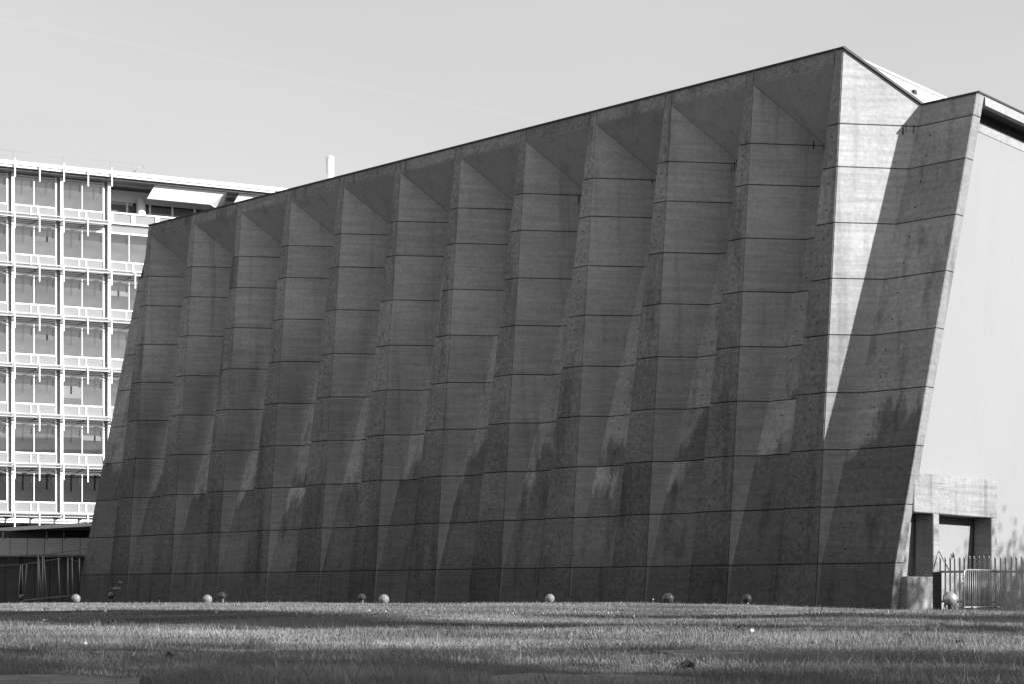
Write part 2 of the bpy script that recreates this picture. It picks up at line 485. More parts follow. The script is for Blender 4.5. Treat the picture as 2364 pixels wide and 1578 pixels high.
# black flashing along every top edge
def strip(pts, name='coping', h=.055, w=.07):
    for p, q in zip(pts, pts[1:]):
        p = Vector(p)*BAY; q = Vector(q)*BAY
        m = MB().tube([p, q], w*.5, 4, smooth=False)
        part(name, m, M_flash, hall)
o_ = np.array((0, -.004, .002))
strip([Lp(0, ZTOP)+o_, Rp(11, ZTOP)+o_+np.array((.01, 0, 0))])
strip([Rp(11, ZTOP)+o_+np.array((.004, 0, 0)), Vp(11, ZIN)+o_+np.array((.004, 0, .004))], w=.10)
strip([Vp(11, ZIN)+o_, Pp(ZIN)+o_])
strip([Pp(ZIN)+np.array((.006, 0, .008)), Pp(ZIN)+np.array((.006, 10.5, .008))])
strip([PL(ZIN)+o_, wl1(ZIN)+o_])

# side: beam under the roof edge, soffit, painted shade band, pale wall
M_white = concrete('pale_stone_cladding', .225, hall, .02, .0, .025, .0)
M_beam = concrete('beam_concrete', .26, hall, .12, .2, .25, .02)
ub = Pp(ZIN)[0]
m = MB().box(((ub-.05)*BAY, 1.092*BAY, 4.536*BAY), ((ub+.002)*BAY, 11.5*BAY, ZIN*BAY-.02)); part('roof_beam', m, M_beam, hall)
UW = 11.65
def UWz(z): return 11.615+.0722*(z-Z1)
def side_slab(name, z0, z1, v0, v1, mat, out=0., th=.3):
    m = MB().prism([((UWz(z0)+out)*BAY, v0[0]*BAY, z0*BAY), ((UWz(z0)+out)*BAY, v1*BAY, z0*BAY), ((UWz(z1)+out)*BAY, v1*BAY, z1*BAY), ((UWz(z1)+out)*BAY, v0[1]*BAY, z1*BAY)], (-th, 0, 0))
    return part(name, m, mat, hall)
vS = lambda z: vin(z)+TS-.03
side_slab('side_wall', ZB, .05, (vS(.05), vS(.05)), 11.6, M_white)
side_slab('side_wall', .052, 4.372, (vS(.05), vS(4.372)), 11.6, M_white)
side_slab('wall_head', 4.378, 4.455, (vS(4.378), vS(4.455)), 11.6, M_beam)
M_bd = plain('dark_boards_and_shade', .022, .8, 0, .3, 3)
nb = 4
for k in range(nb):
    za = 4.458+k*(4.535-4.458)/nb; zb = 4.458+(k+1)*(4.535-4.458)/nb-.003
    side_slab('eaves_shade_strip', za, zb, (vS(za), vS(zb)), 11.6, M_bd, .004, .1)  # dark strips deepen the overhang's shadow on the wall by colour
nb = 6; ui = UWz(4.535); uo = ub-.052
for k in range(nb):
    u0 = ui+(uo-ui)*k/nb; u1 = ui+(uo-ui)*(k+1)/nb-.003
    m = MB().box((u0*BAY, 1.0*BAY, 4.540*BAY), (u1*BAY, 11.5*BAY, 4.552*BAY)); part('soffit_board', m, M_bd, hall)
m = MB().box(((ui-.05)*BAY, 1.0*BAY, 4.554*BAY), (uo*BAY, 11.5*BAY, 4.566*BAY)); part('eaves_backing', m, M_flash, hall)

# tie holes in the flange and lower recess faces
th_ = MB()
def disc(c, r=.026):
    n = 7
    th_.add([(c[0]*BAY + r*math.cos(2*math.pi*k/n), c[1]*BAY-.012, c[2]*BAY + r*math.sin(2*math.pi*k/n)) for k in range(n)], [tuple(reversed(range(n)))])
for i in range(12):
    for a, b in zip(LV, LV[1:]):
        for f_ in (.25, .72):
            z = a+(b-a)*f_
            q = (Lp(i, z)*.5+Rp(i, z)*.5); disc(q)
            E = (lambda z: Wp(i, z)) if i < 11 else Pp
            w = E(z)[0]-Vp(i, z)[0]
            if w > .18: disc(Vp(i, z)*(.45) + E(z)*.55 if i < 11 else Vp(i, z)*.72+E(z)*.28)
t_ = obj('tie_hole', th_, M_flash, hall); t_['kind'] = 'stuff'

ws = MB()
for i in range(12):
    A = ZJ[-1]
    for k in range(random.randint(2, 4)):
        f0 = random.uniform(.80, .97); zt = A+random.uniform(-.02, .11)*(1 if k else .2); ln = random.uniform(.04, .13)
        def wp_(f, z): return (Rp(i, z)*(1-f)+Vp(i, z)*f)*BAY + np.array((.006, -.006, 0))
        if zt > A+.30*(1-f0)+.06: zt = A+.02
        w_ = random.uniform(.008, .02)
        ws.add([wp_(f0, zt), wp_(f0+w_, zt-.01), wp_(f0+w_*1.3+.015, zt-ln), wp_(f0+.02, zt-ln*1.1)], [(0, 3, 2, 1)])
w_o = obj('water_stain', ws, plain('black_drip_stain', .05, .95), hall); w_o['kind'] = 'stuff'
def wall_hit(px, py):
    o = Vector((CU*BAY, -CV*BAY, 0)); d = hall.matrix_basis.to_3x3().inverted() @ (pix(px, py, 1) - Vector((0, 0, EYE)))
    t = 1.0
    for _ in range(30):
        q = o+d*t; t += (fl(q.z/BAY)*BAY-.006-q.y)/d.y
    return o+d*t
for (x0, y0, x1, y1) in ((258, 1354, 279, 1358), (273, 1340, 283, 1344)):
    n_ = 11; c = [(x0+x1)/2, (y0+y1)/2]
    pts = [wall_hit(c[0]+(x1-x0)/2*math.cos(2*math.pi*k/n_)*random.uniform(.6, 1.1), c[1]+(y1-y0)/2*math.sin(2*math.pi*k/n_)*random.uniform(.5, 1.1)) for k in range(n_)]
    part('paint_scuff', MB().add(pts, [tuple(range(n_))]), plain('rubbed_paint', .34, .9, 0, .5, 14), hall)

# ------------------------------------------------------------------ portal beside the hall
M_port = concrete('weathered_portal_concrete', .235, hall, .14, .42, .35, .04)
portal = empty('concrete_portal', (0, 0, 0), label='concrete doorway frame built against the right end of the hall', cat='portal')
portal.location = hall.matrix_basis @ Vector((11.84*BAY, 1.15*BAY, ZB*BAY)); portal.rotation_euler = hall.rotation_euler
PO = np.array((11.84*BAY, 1.15*BAY, ZB*BAY))
def pbox(name, a, b, mat, c=.02):
    m = MB().bbox(tuple(np.array(a)*BAY-PO), tuple(np.array(b)*BAY-PO), c)
    return part(name, m, mat, portal)
U0 = UW+.004; U1 = 11.842
pbox('lintel', (U0, .236, .752), (U1, 1.859, 1.112), M_port)
pbox('leg', (U0, .593, ZB), (U1, .699, .752), M_port)
pbox('leg', (U0, 1.742, ZB), (U1, 1.859, .752), M_port)
pbox('plinth', (U0+.02, .115, ZB), (11.846, .590, .172), M_port)

# ================================================================== office block at the left
FX = Vector((.9152, .403, 0)).normalized(); FY = Vector((-FX.y, FX.x, 0))
office = empty('office_building', (0, 0, 0), math.atan2(FX.y, FX.x),
               label='long white office block with glass fronts and sunshades beyond the hall', cat='building')
office.location = (-34.67, 115.0, EYE)
S_, FH = 3.29, 3.43
W_ = plain('white_paint', .80, .5, 0, .04, 2)
W_grey = plain('spandrel_enamel', .21, .35, 0, .08, 1.2)
W_sh = plain('sunshade_glass', .42, .3, 0, .05, 1)
W_dark = plain('dark_recess', .09, .6, 0, .3, 1)
W_sh2 = plain('loggia_blind', .12, .6)
W_strip = plain('grey_recess', .26, .5)
W_blind = plain('pale_blind', .16, .6, 0, .05)
W_blind2 = plain('grey_blind', .10, .6, 0, .05)
W_tab = plain('painted_tube_black', .012, .6)
def glass(name, v, rough=.04, metal=0.0):
    m, n, l, p = new_mat(name)
    g = NT(n, l); t = n.new('ShaderNodeTexCoord'); oi = n.new('ShaderNodeObjectInfo')
    nn = g.noise(t.outputs['Object'], .8, 3)
    val = g.math('MULTIPLY', g.ramp(nn, .3, .7, v*.85, v*1.15), g.ramp(oi.outputs['Random'], 0, 1, .8, 1.15, False))
    l.new(val, p.inputs['Base Color']); p.inputs['Roughness'].default_value = rough; p.inputs['Metallic'].default_value = metal
    p.inputs['Specular IOR Level'].default_value = .9; p.inputs['Coat Weight'].default_value = .6; p.inputs['Coat Roughness'].default_value = .02
    return m
W_pane = glass('window_glass', .25, .03, .85); W_up = glass('shade_band_glass', .16, .03, .85)
W_low = glass('dark_ground_glass', .03)
SILL = [27.15 - FH*k for k in range(7)]
DP = 1.15
def share(cache, key, make, name, mat, parent):
    """part whose mesh is shared by all repeats; returns object at given local location"""
    if key not in cache:
        mb_ = make(); c = recentre(mb_); me = mb_.mesh(name); me.materials.append(mat); cache[key] = (me, c)
    me, c = cache[key]
    o = bpy.data.objects.new(name, me); COL.objects.link(o); o.parent = parent
    return o, Vector(c)
OC = {}
def opart(key, name, mk, mat, off, parent=office, poff=Vector((0, 0, 0))):
    o, c = share(OC, key, mk, name, mat, parent); o.location = c + Vector(off) - poff; return o
K0 = -3
for n_, zs_ in enumerate(SILL):
    for k in range(K0, 4):
        if n_ == 0 and k >= 2: continue
        x0 = k*S_; off = (x0, 0, zs_)
        # glazing: frame with panes
        def frame():
            m = MB()
            m.box((.09, -.02, -.10), (2.86, .10, .0)); m.box((.09, -.01, 1.95), (2.86, .08, 2.05))
            for f_ in (.43, .875): m.box((f_*S_, -.03, 0), (f_*S_+.055, .07, 1.95))
            m.box((.09, -.02, 0), (.13, .07, 1.95))
            return m
        wf = opart('frame', 'window', frame, W_, off)
        wo_ = wf.location
        lw = n_ == 6
        for a_, b_, kk in ((.13, .43*S_, 'l'), (.43*S_+.055, .875*S_, 'r')):
            opart('pane'+kk+str(lw), 'pane', lambda: MB().box((a_, .03, .0), (b_, .045, 1.32)), W_low if lw else W_pane, off, wf, wo_)
            opart('upper'+kk, 'upper_pane', lambda: MB().box((a_, .015, 1.32), (b_, .045, 1.95)), W_up, off, wf, wo_)  # darker pane paints the sunshade's shadow across the window top
            opart('tab'+kk, 'painted_tube_tab', lambda: MB().box((b_-.19, -.002, 1.25), (b_-.11, .012, 1.72)), W_tab, off, wf, wo_)  # painted dark tabs imitate the hanging tubes' shadow and reflection on the glass
        if random.random() < .45 and not lw:
            xb = random.choice((.15, .45*S_+.03)); hb = random.choice((.35, .6, .85))
            bm_ = MB().box((xb, .020, 1.32-hb), (xb+1.24, .028, 1.315)); bm_.v = [(a+off[0], b, c+off[2]) for a, b, c in bm_.v]; c_ = recentre(bm_)
            obj('blind', bm_, random.choice((W_blind, W_blind2)), wf, Vector(c_)-wo_)
        opart('reveal', 'dark_strip', lambda: MB().box((3.00, .05, -.75), (3.17, .30, 2.3)), W_strip, off)
        opart('jamb', 'jamb_panel', lambda: MB().box((2.87, .02, -.75), (2.998, .30, 2.3)), W_, off)
        # spandrel of three panels with white divisions
        for nm, a_, b_ in (('a', .10, .365*S_), ('b', .385*S_, .512*S_), ('c', .535*S_, .89*S_)):
            opart('sp'+nm, 'spandrel_panel', lambda: MB().box((a_, .02, -.74), (b_, .05, -.10)), W_grey, off)
        for a_, b_ in ((.365, .385), (.512, .535), (.89, .905)):
            opart('mul%g' % a_, 'spandrel_mullion', lambda: MB().box((a_*S_, -.03, -.74), (b_*S_, .05, -.10)), W_, off)
        opart('slab', 'floor_edge', lambda: MB().box((0, -.06, -.86), (S_, .4, -.742)), W_, off)
        opart('head', 'window_head', lambda: MB().box((.0, .06, 2.052), (S_, .3, FH-.87)), W_grey, off)
        # sunshade: rails, blades and a bracket
        def shade():
            m = MB()
            m.box((0, -DP, -.90), (S_, -DP+.05, -.83)); m.box((0, -DP+.02, -1.12), (S_, -DP+.05, -1.06))
            for q in range(4): m.box((.02, -.22-.25*q, -.93), (S_-.02, -.07-.25*q, -.90))
            m.box((0, -DP, -1.02), (.06, 0, -.94)); m.box((S_*.5, -DP, -1.02), (S_*.5+.05, 0, -.94))
            return m
        opart('shade', 'sunshade', shade, W_sh, off)
        opart('hang', 'shade_tube', lambda: MB().box((S_*.5-.03, -DP-.06, -2.06), (S_*.5+.05, -DP-.004, -.80)), W_, off)
        opart('hang2', 'shade_tube', lambda: MB().box((-.04, -DP-.06, -1.95), (.045, -DP-.004, -.80)), W_, off)
for k in range(K0, 4):
    zt = 29.27 if k < 3 else SILL[0]-.75
    mk = MB().box((k*S_-.09, -.24, 5.2), (k*S_+.10, .05, zt)); part('facade_column', mk, W_, office)
# body behind the glazing, slab over the open ground floor, pilotis
bd = MB().box((K0*S_, .35, 5.35), (14*S_, 12, 26.3)); part('wall', bd, W_dark, office)
bd = MB().box((K0*S_, .32, 26.3), (2*S_, 12, 29.27)); part('wall', bd, W_dark, office)
sl = MB().box((K0*S_, -.5, 5.05), (14*S_, 12, 5.34)); part('ground_slab', sl, W_, office)
for k in (-2, 0, 2, 4):
    p_ = MB().lathe([(.3, 0), (.3, 5.6)], 14, (k*S_+1, 1.6, -.55)); part('pillar', p_, W_grey, office)
bk = MB().box((K0*S_, 5, -.6), (14*S_, 5.3, 5.04)); part('wall', bk, W_dark, office)
# roof slab with parapet, soffit and rail
rs = MB().box((K0*S_, -DP-.1, 29.57), (14*S_, 12, 29.82)); roof_o = part('roof', rs, W_, office)
r2 = MB().box((K0*S_, -DP+.0, 29.42), (14*S_, -DP+.25, 29.565)); part('roof_edge', r2, W_, office)
for k in range(K0, 14):
    so = MB().box((k*S_+.015, -DP+.26, 29.28), ((k+1)*S_-.015, .31, 29.36)); part('eaves_panel', so, W_grey, office)
W_wire = plain('rail_steel', .25, .5, .3)
for k in range(K0, 3):
    q = MB().tube([(k*S_, -DP, 29.8), (k*S_-.1, -DP, 30.52)], .018, 5); part('rail_post', q, W_wire, office)
    if k < 2:
        opart('hangr', 'shade_tube', lambda: MB().box((S_*.5-.03, -DP-.17, 28.55-SILL[0]), (S_*.5+.05, -DP-.104, 29.75-SILL[0])), W_, (k*S_, 0, SILL[0]))
    opart('hangr2', 'shade_tube', lambda: MB().box((-.04, -DP-.17, 28.7-SILL[0]), (.045, -DP-.104, 30.0-SILL[0])), W_, (k*S_, 0, SILL[0]))
q = MB().tube([(K0*S_, -DP, 30.52), (2.62*S_, -DP, 30.52)], .018, 5); part('roof_rail', q, W_wire, office)
q = MB().tube([(K0*S_, -DP, 30.15), (2.45*S_, -DP, 30.15)], .010, 5); part('roof_rail', q, W_wire, office)
q = MB().tube([(2.46*S_, -DP, 29.83), (2.64*S_, -DP, 30.52)], .035, 6); part('rail_brace', q, W_wire, office)
q = MB().tube([(2.64*S_, -DP, 30.52), (2.80*S_, -DP, 29.83)], .016, 5); part('rail_brace', q, W_wire, office)
q = MB().tube([(2.46*S_, -DP, 29.83), (2.44*S_, -DP, 30.50)], .014, 5); part('rail_post', q, W_wire, office)
# top floor loggia
for k in range(2, 9):
    x0 = k*S_; z0 = SILL[0]
    pf = MB().box((x0, -.15, z0-.06), (x0+S_, .02, z0+.04)).box((x0, -.15, z0-.80), (x0+S_, .02, z0-.70)).box((x0, -.16, z0-.70), (x0+.28, .02, z0-.06))
    pf.box((x0+.5*S_-.06, -.16, z0-.70), (x0+.5*S_+.18, .02, z0-.06))
    pp_ = part('parapet_frame', pf, W_, office)
    for a_, b_ in ((x0+.28, x0+.5*S_-.06), (x0+.5*S_+.18, x0+S_)):
        part('parapet_panel', MB().box((a_, -.08, z0-.70), (b_, -.02, z0-.06)), W_grey, office)
    wfm = MB()
    for xx in (x0-.04, x0+.5*S_-.04): wfm.box((xx, 1.95, z0-.9), (xx+.14, 2.12, z0+1.35))
    wfm.box((x0, 1.96, z0+1.28), (x0+S_, 2.1, z0+1.45)); wfm.box((x0, 1.96, z0+.30), (x0+S_, 2.1, z0+.36))
    wq = part('window', wfm, W_, office); wl_ = wq.location
    for a_, b_ in ((x0+.10, x0+.5*S_-.04), (x0+.5*S_+.10, x0+S_-.04)):
        pm = MB().box((a_, 2.04, z0-.9), (b_, 2.06, z0+1.28)); c = recentre(pm)
        obj('pane', pm, W_low, wq, Vector(c)-wl_)
        pb = MB().box((a_, 2.03, z0+.45+.25*random.random()), (b_, 2.038, z0+1.0+.2*random.random())); c = recentre(pb)
        obj('blind', pb, W_sh2, wq, Vector(c)-wl_)
bw_ = MB().box((2*S_, 2.0, SILL[0]+1.46), (14*S_, 2.4, 29.27)); part('loggia_wall', bw_, W_, office)
fl_ = MB().box((2*S_, .02, SILL[0]-.9), (14*S_, 2.4, SILL[0]-.8)); part('loggia_floor', fl_, W_grey, office)
for xx in (3.05, 6.15, 9.2):
    c_ = MB().lathe([(.33, 0), (.33, 2.3)], 18, (xx*S_-.9, 1.4, SILL[0]-.8)); part('loggia_column', c_, W_, office)
for k in range(4):
    # steep trapezoid slab hanging under the eaves
    o_k = 1.87*k
    m = MB().prism([((2.96+o_k)*S_, -.62, 29.27), ((4.53+o_k)*S_, -.62, 29.27), ((4.20+o_k)*S_, -.12, SILL[0]+1.22), ((2.82+o_k)*S_, -.12, SILL[0]+1.22)], (0, .16, .0))
    part('slanted_slab', m, W_, office)
    m = MB().prism([((4.53+o_k)*S_, -.58, 29.26), ((4.20+o_k)*S_, -.08, SILL[0]+1.22), ((4.62+o_k)*S_, 1.9, SILL[0]+1.22), ((4.70+o_k)*S_, 1.9, 29.26)], (.06, 0, 0))
    part('slab_cheek', m, W_, office)
# flue on the roof
fz = (1373.3-363)/3824*128; pw = pix(762, 363, 128)
loc = Matrix.Rotation(-office.rotation_euler.z, 3, 'Z') @ (pw - office.location)
fr_ = .31
fm = MB().lathe([(fr_, 30.5), (fr_, loc.z-1.4), (fr_*1.02, loc.z-1.39), (fr_*1.02, loc.z-1.33), (fr_, loc.z-1.32), (fr_, loc.z-.1)], 20, (loc.x, loc.y, 0))
fo = part('chimney', fm, plain('flue_steel', .75, .3, .35, .05, 2), office)
cm_ = MB().lathe([(fr_*1.05, loc.z-.099), (fr_*1.05, loc.z-.05), (fr_*.8, loc.z+.05)], 20, (loc.x, loc.y, 0)); c = recentre(cm_)
obj('chimney_cap', cm_, bpy.data.materials['flue_steel'], fo, Vector(c)-fo.location)

# ================================================================== pavilion and railing, lower left
pav = empty('glazed_pavilion', pix(100, 1390, 80), label='low dark pavilion with glass panels and a pale roof edge behind the steel railing', cat='pavilion')
PVO = pav.location.copy()
def pvp(name, mb_, mat):
    mb_.v = [tuple(Vector(p)-PVO) for p in mb_.v]; return part(name, mb_, mat, pav)
M_clad = plain('dark_cladding', .045, .6, 0, .25, 2)
M_clad2 = plain('dark_cladding_seam', .02, .6)
M_tint = glass('tinted_glass', .16, .15)
a_ = pix(-260, 1240, 88); b_ = pix(225, 1213, 73); h_ = 3.08+EYE
a_.z = b_.z = h_
rfm = MB().prism([a_, b_, b_+Vector((0, 0, .17)), a_+Vector((0, 0, .17))], (1.5, 9, 0)); pvp('roof', rfm, plain('pavilion_roof_edge', .5, .5))
edge = [-260, -200, -140, -98, -57, -17, 23, 63, 103, 144, 185, 226]
def wallseg(xa, xb, ya, yb, Z, th=.06):
    p = pix(xa, ya, Z); q = pix(xb, yb, Z); return MB().box((p.x, Z, min(p.z, q.z)), (q.x, Z+th, max(p.z, q.z)))
for xa, xb in zip(edge, edge[1:]):
    pvp('glass_panel', wallseg(xa+.6, xb-.6, 1241+random.uniform(-1, 1), 1281, 78, .03), M_tint)
for xa in (5, 106, 146): pvp('post', wallseg(xa, xa+3, 1226, 1242, 77.9, .1), W_grey)
pvp('rail', wallseg(-260, 230, 1279.5, 1284, 77.6, .2), plain('pavilion_rail', .14, .5))
ce = list(range(-260, 240, 34)) + [230]
for xa, xb in zip(ce, ce[1:]):
    pvp('cladding_panel', wallseg(xa+.5, xb-.5, 1284, 1398, 78.1+random.uniform(0, .15), .08), M_clad)
pvp('wall', MB().box((pix(-260, 0, 79).x, 78.6, -.3), (pix(240, 0, 79).x, 79.2, h_)), M_clad2)

rail = empty('steel_railing', pix(110, 1392, 70), label='thin steel ramp railing with leaning bars in front of the dark pavilion', cat='railing')
RO = rail.location.copy()
M_steel = plain('galvanised_steel', .32, .45, .4, .2, 4)
M_rust = plain('dull_steel', .16, .6, .3, .25, 4)
def bar(name, x0, y0, x1, y1, r=.022, Z=70, mat=None):
    m = MB().tube([pix(x0, y0, Z)-RO, pix(x1, y1, Z)-RO], r, 6); return part(name, m, mat or M_steel, rail)
bar('top_rail', -60, 1283, 100, 1280, .03, mat=M_rust); bar('top_rail', 100, 1279, 193, 1280, .03, mat=M_rust)
for q in ((88.5, 1278, 88.5, 1386), (98.5, 1281, 99.3, 1386), (135, 1286, 139, 1387), (157, 1286, 157, 1386), (166.5, 1284, 168.5, 1374), (183.3, 1287, 183.8, 1339)):
    bar('post', *q, .03)
for q in ((48, 1301, 42, 1387), (51, 1302, 53.5, 1372), (62, 1301, 56.5, 1370), (90, 1290, 95.5, 1386), (101.5, 1286, 109, 1386)): bar('leaning_bar', *q, .022)
bar('handrail', -40, 1305, 50, 1302, .02, mat=M_rust); bar('handrail', 50, 1302, 140, 1288, .02, mat=M_rust); bar('handrail', 100, 1279, 200, 1265, .022, mat=M_rust)
bar('bottom_rail', 52, 1385, 172, 1373, .03, mat=M_rust); bar('handrail', 160, 1288, 192, 1298, .014, mat=M_rust)

# ================================================================== fence, barrier at the right
def flerp(x):          # depth of fence line at photograph column x
    return 42.2 - 1.7*(x-2160)/204
fence = empty('picket_fence', (pix(2260, 1400, 41.4).x, 41.4, 0), label='grey steel picket fence with slanted tips in front of the concrete doorway', cat='fence')
FO = fence.location.copy()
fd = (pix(2364, 0, flerp(2364)) - pix(2160, 0, flerp(2160))); fd.z = 0; fd.normalize()
def fp(x): Z = flerp(x); return Vector(((x-1182)/3824*Z, Z, 0))
M_pick = plain('fence_paint', .32, .5, .1, .15, 5)
x = 2171.0; step = 11.0
PX = []
while x < 2480:
    PX.append(x); x += step; step += .10
pkm = MB(); w2 = .021
pkm.prism([(-w2, 0, -.02), (w2, 0, -.02), (w2, 0, 1.30), (-w2, 0, 1.375)], (0, .012, 0))
pkm.prism([(-w2, .012, -.02), (-w2+.006, .012, -.02), (-w2+.006, .012, 1.36), (-w2, .012, 1.37)], (0, .03, 0))
pme = pkm.mesh('picket'); pme.materials.append(M_pick)
fz0 = lambda x: EYE - .395 + .02*(2364-x)/204
for x in PX:
    o = bpy.data.objects.new('picket', pme); COL.objects.link(o); o.parent = fence
    p = fp(x); o.location = Vector((p.x, p.y, fz0(x))) - FO; o.rotation_euler = (random.uniform(-.01, .01), random.uniform(-.012, .012), math.atan2(fd.y, fd.x))
for h in (.20, .955):
    pa, pb = fp(2164), fp(2480); n_ = Vector((-fd.y, fd.x, 0))*.05
    pa.z = fz0(2164)+h; pb.z = fz0(2480)+h
    m = MB().prism([pa+n_-FO, pb+n_-FO, pb+n_-FO+Vector((0, 0, .055)), pa+n_-FO+Vector((0, 0, .055))], n_*.7)
    part('rail', m, M_pick, fence)
pp0 = fp(2163); m = MB().box((pp0.x-.095-FO.x, pp0.y-.1, EYE-.55), (pp0.x+.095-FO.x, pp0.y+.05, EYE+.60))
m.v = [(a, b-FO.y, c) for a, b, c in m.v]; part('post', m, plain('dark_post', .035, .5), fence)
for q in ((2167, 1270, 2155, 1311), (2167, 1270, 2190.5, 1314)):
    m = MB().tube([pix(q[0], q[1], 41.9)-FO, pix(q[2], q[3], 41.9)-FO], .014, 5); part('brace', m, M_rust, fence)

scrap = MB()
sc0 = pix(2197, 1281, 41.7)
pts = [(0, 0, .10), (.05, .01, .08), (.07, -.02, 0), (.03, .02, -.04), (.0, 0, -.09), (-.03, .02, -.02), (-.02, -.02, .06)]
scrap.add([(0.02, .015, 0)]+pts, [(0, i+1, (i+1) % 7+1) for i in range(7)])
scrap.add([(x+.02, y+.03, z*.8-.03) for x, y, z in pts], [(0, 1, 2, 3), (0, 3, 4, 5)])
tag(obj('plastic_scrap', scrap, plain('scrap_plastic', .28, .3), None, sc0), 'small torn plastic scrap caught above the picket fence', 'scrap')

br = empty('crowd_barrier', (0, 0, 0), label='tubular steel crowd barrier standing in front of the picket fence', cat='barrier')
A_ = pix(2224.8, 1399, 39.6); B_ = pix(2311.4, 1399, 41.3); A_.z = B_.z = EYE-.40
br.location = (A_+B_)/2
bd_ = (B_-A_); BL = bd_.length; br.rotation_euler = (0, 0, math.atan2(bd_.y, bd_.x))
hl = BL/2
arc = [(-hl, 0, .12), (-hl, 0, .88)] + [(-hl+.14-.14*math.cos(a), 0, .88+.14*math.sin(a)) for a in np.linspace(.3, math.pi/2, 5)]
arc2 = [(-p[0], 0, p[2]) for p in reversed(arc)]
obj('frame', MB().tube(arc+arc2, .022, 8), M_steel, br)
obj('bottom_rail', MB().tube([(-hl, 0, .12), (hl, 0, .12)], .02, 8), M_steel, br)
bm_ = MB().tube([(0, 0, .12), (0, 0, 1.01)], .009, 6).mesh('bar'); bm_.materials.append(M_steel)
for k in range(17):
    o = bpy.data.objects.new('bar', bm_); COL.objects.link(o); o.parent = br; o.location = (-hl+(k+1)*BL/18, 0, 0)
for sx in (-.72, .72):
    obj('foot', MB().tube([(sx-.0, -.30, -.0), (sx, -.05, .12), (sx, .05, .12), (sx, .30, 0)], .018, 6), M_steel, br)
obj('hook', MB().tube([(-hl-.02, 0, .75), (-hl-.09, 0, .75), (-hl-.09, 0, .66)], .012, 6), M_steel, br)

# ================================================================== globe lamps on the lawn
def globe_glass(name, v, rough, tr=.6):
    m, n, l, p = new_mat(name)
    p.inputs['Base Color'].default_value = grey(v); p.inputs['Roughness'].default_value = rough
    p.inputs['Specular IOR Level'].default_value = .8; p.inputs['Coat Weight'].default_value = 1; p.inputs['Coat Roughness'].default_value = .03
    p.inputs['Transmission Weight'].default_value = tr; p.inputs['IOR'].default_value = 1.15
    return m
M_globe = globe_glass('sunlit_globe', .42, .06, .6)  # lighter copy of the lamp glass, sunlight put into its tone
M_globe_shaded = globe_glass('shaded_globe', .13, .05, .75)  # darker copy of the same glass, shade put into its tone
M_lampin = plain('lamp_socket', .75, .4)
M_cap = plain('lamp_base_metal', .16, .4, .5)
def sph(r, n=24, m_=14):
    return [(max(r*math.sin(math.pi*k/m_), .002), -r*math.cos(math.pi*k/m_)) for k in range(m_+1)]
def make_lamp(r, label, group, loc, mat):
    t = empty('globe_lamp', loc, label=label, cat='lamp', group=group)
    obj('globe', MB().lathe(sph(r), 24, (0, 0, r+.06)), mat, t)
    obj('bulb', MB().lathe([(.018, r*.35), (.03, r*.8), (.035, r*1.05), (.02, r*1.25)], 12, (0, 0, .03)), M_lampin, t)
    obj('base', MB().lathe([(r*.42, -.06), (r*.42, .0), (r*.36, .045), (r*.42, .05), (r*.42, .075), (r*.3, .08)], 18), M_cap, t)
    return t
LG = 'round globe lamps along the foot of the pleated wall'
lamps = [  # photo x, y centre, diameter px, depth, label
    (175.6, 1380, 20.5, 50, 'bright globe lamp at the left lower corner of the pleated wall'),
    (479, 1382, 22, 46, 'bright globe lamp on the sunlit strip, next to a dark one at left'),
    (886.6, 1382, 24, 42, 'bright globe lamp near the middle of the wall beside a dark one'),
    (1269.6, 1380, 22, 45, 'single bright globe lamp right of centre at the wall foot'),
    (1542.5, 1380, 27, 38, 'large half shaded globe lamp at the end of the sunlit strip'),
    (1724.8, 1380, 22, 44, 'grey shaded globe lamp nearest the right end of the pleated wall'),
    (51, 1377, 13.5, 66, 'small dark globe lamp in front of the steel railing'),
    (258.6, 1373.5, 16.5, 60, 'dark globe lamp in shade near the wall\'s left corner'),
    (513.8, 1373.5, 17.6, 55, 'dark shaded globe lamp just right of a bright one'),
    (836, 1377, 17.6, 50, 'dark shaded globe lamp just left of a bright one at mid wall'),
]
for (px, py, d, Z, lab) in lamps:
    r = d/2/3824*Z
    c = pix(px, py, Z)
    t = make_lamp(r, lab, LG, (c.x, c.y, c.z-r-.06), M_globe if lab.startswith(('bright', 'single')) else M_globe_shaded)
# lamp on legs by the barrier
fl0 = empty('floodlight', pix(2193.3, 1381, 39.0), label='round floodlight on bracket legs between the dark post and the barrier', cat='lamp')
r = .168
obj('housing', MB().lathe(sph(r), 26), plain('floodlight_metal', .42, .25, .6, .15, 5), fl0)
obj('rim', MB().tube([(1.02*r*math.cos(a), 1.02*r*math.sin(a)*.35-.03, 1.02*r*math.sin(a)*.94) for a in np.linspace(-.2, math.pi+.2, 15)], .010, 6), M_cap, fl0)
for sx in (-.12, .10):
    obj('leg', MB().tube([(sx, .02, -.10), (sx*1.2, -.02, -.22), (sx*1.5, -.06, -.255)], .016, 6), M_cap, fl0)
obj('socket', MB().lathe([(.05, -.24), (.06, -.13), (.04, -.12)], 12, (0, 0, 0)), M_flash, fl0)

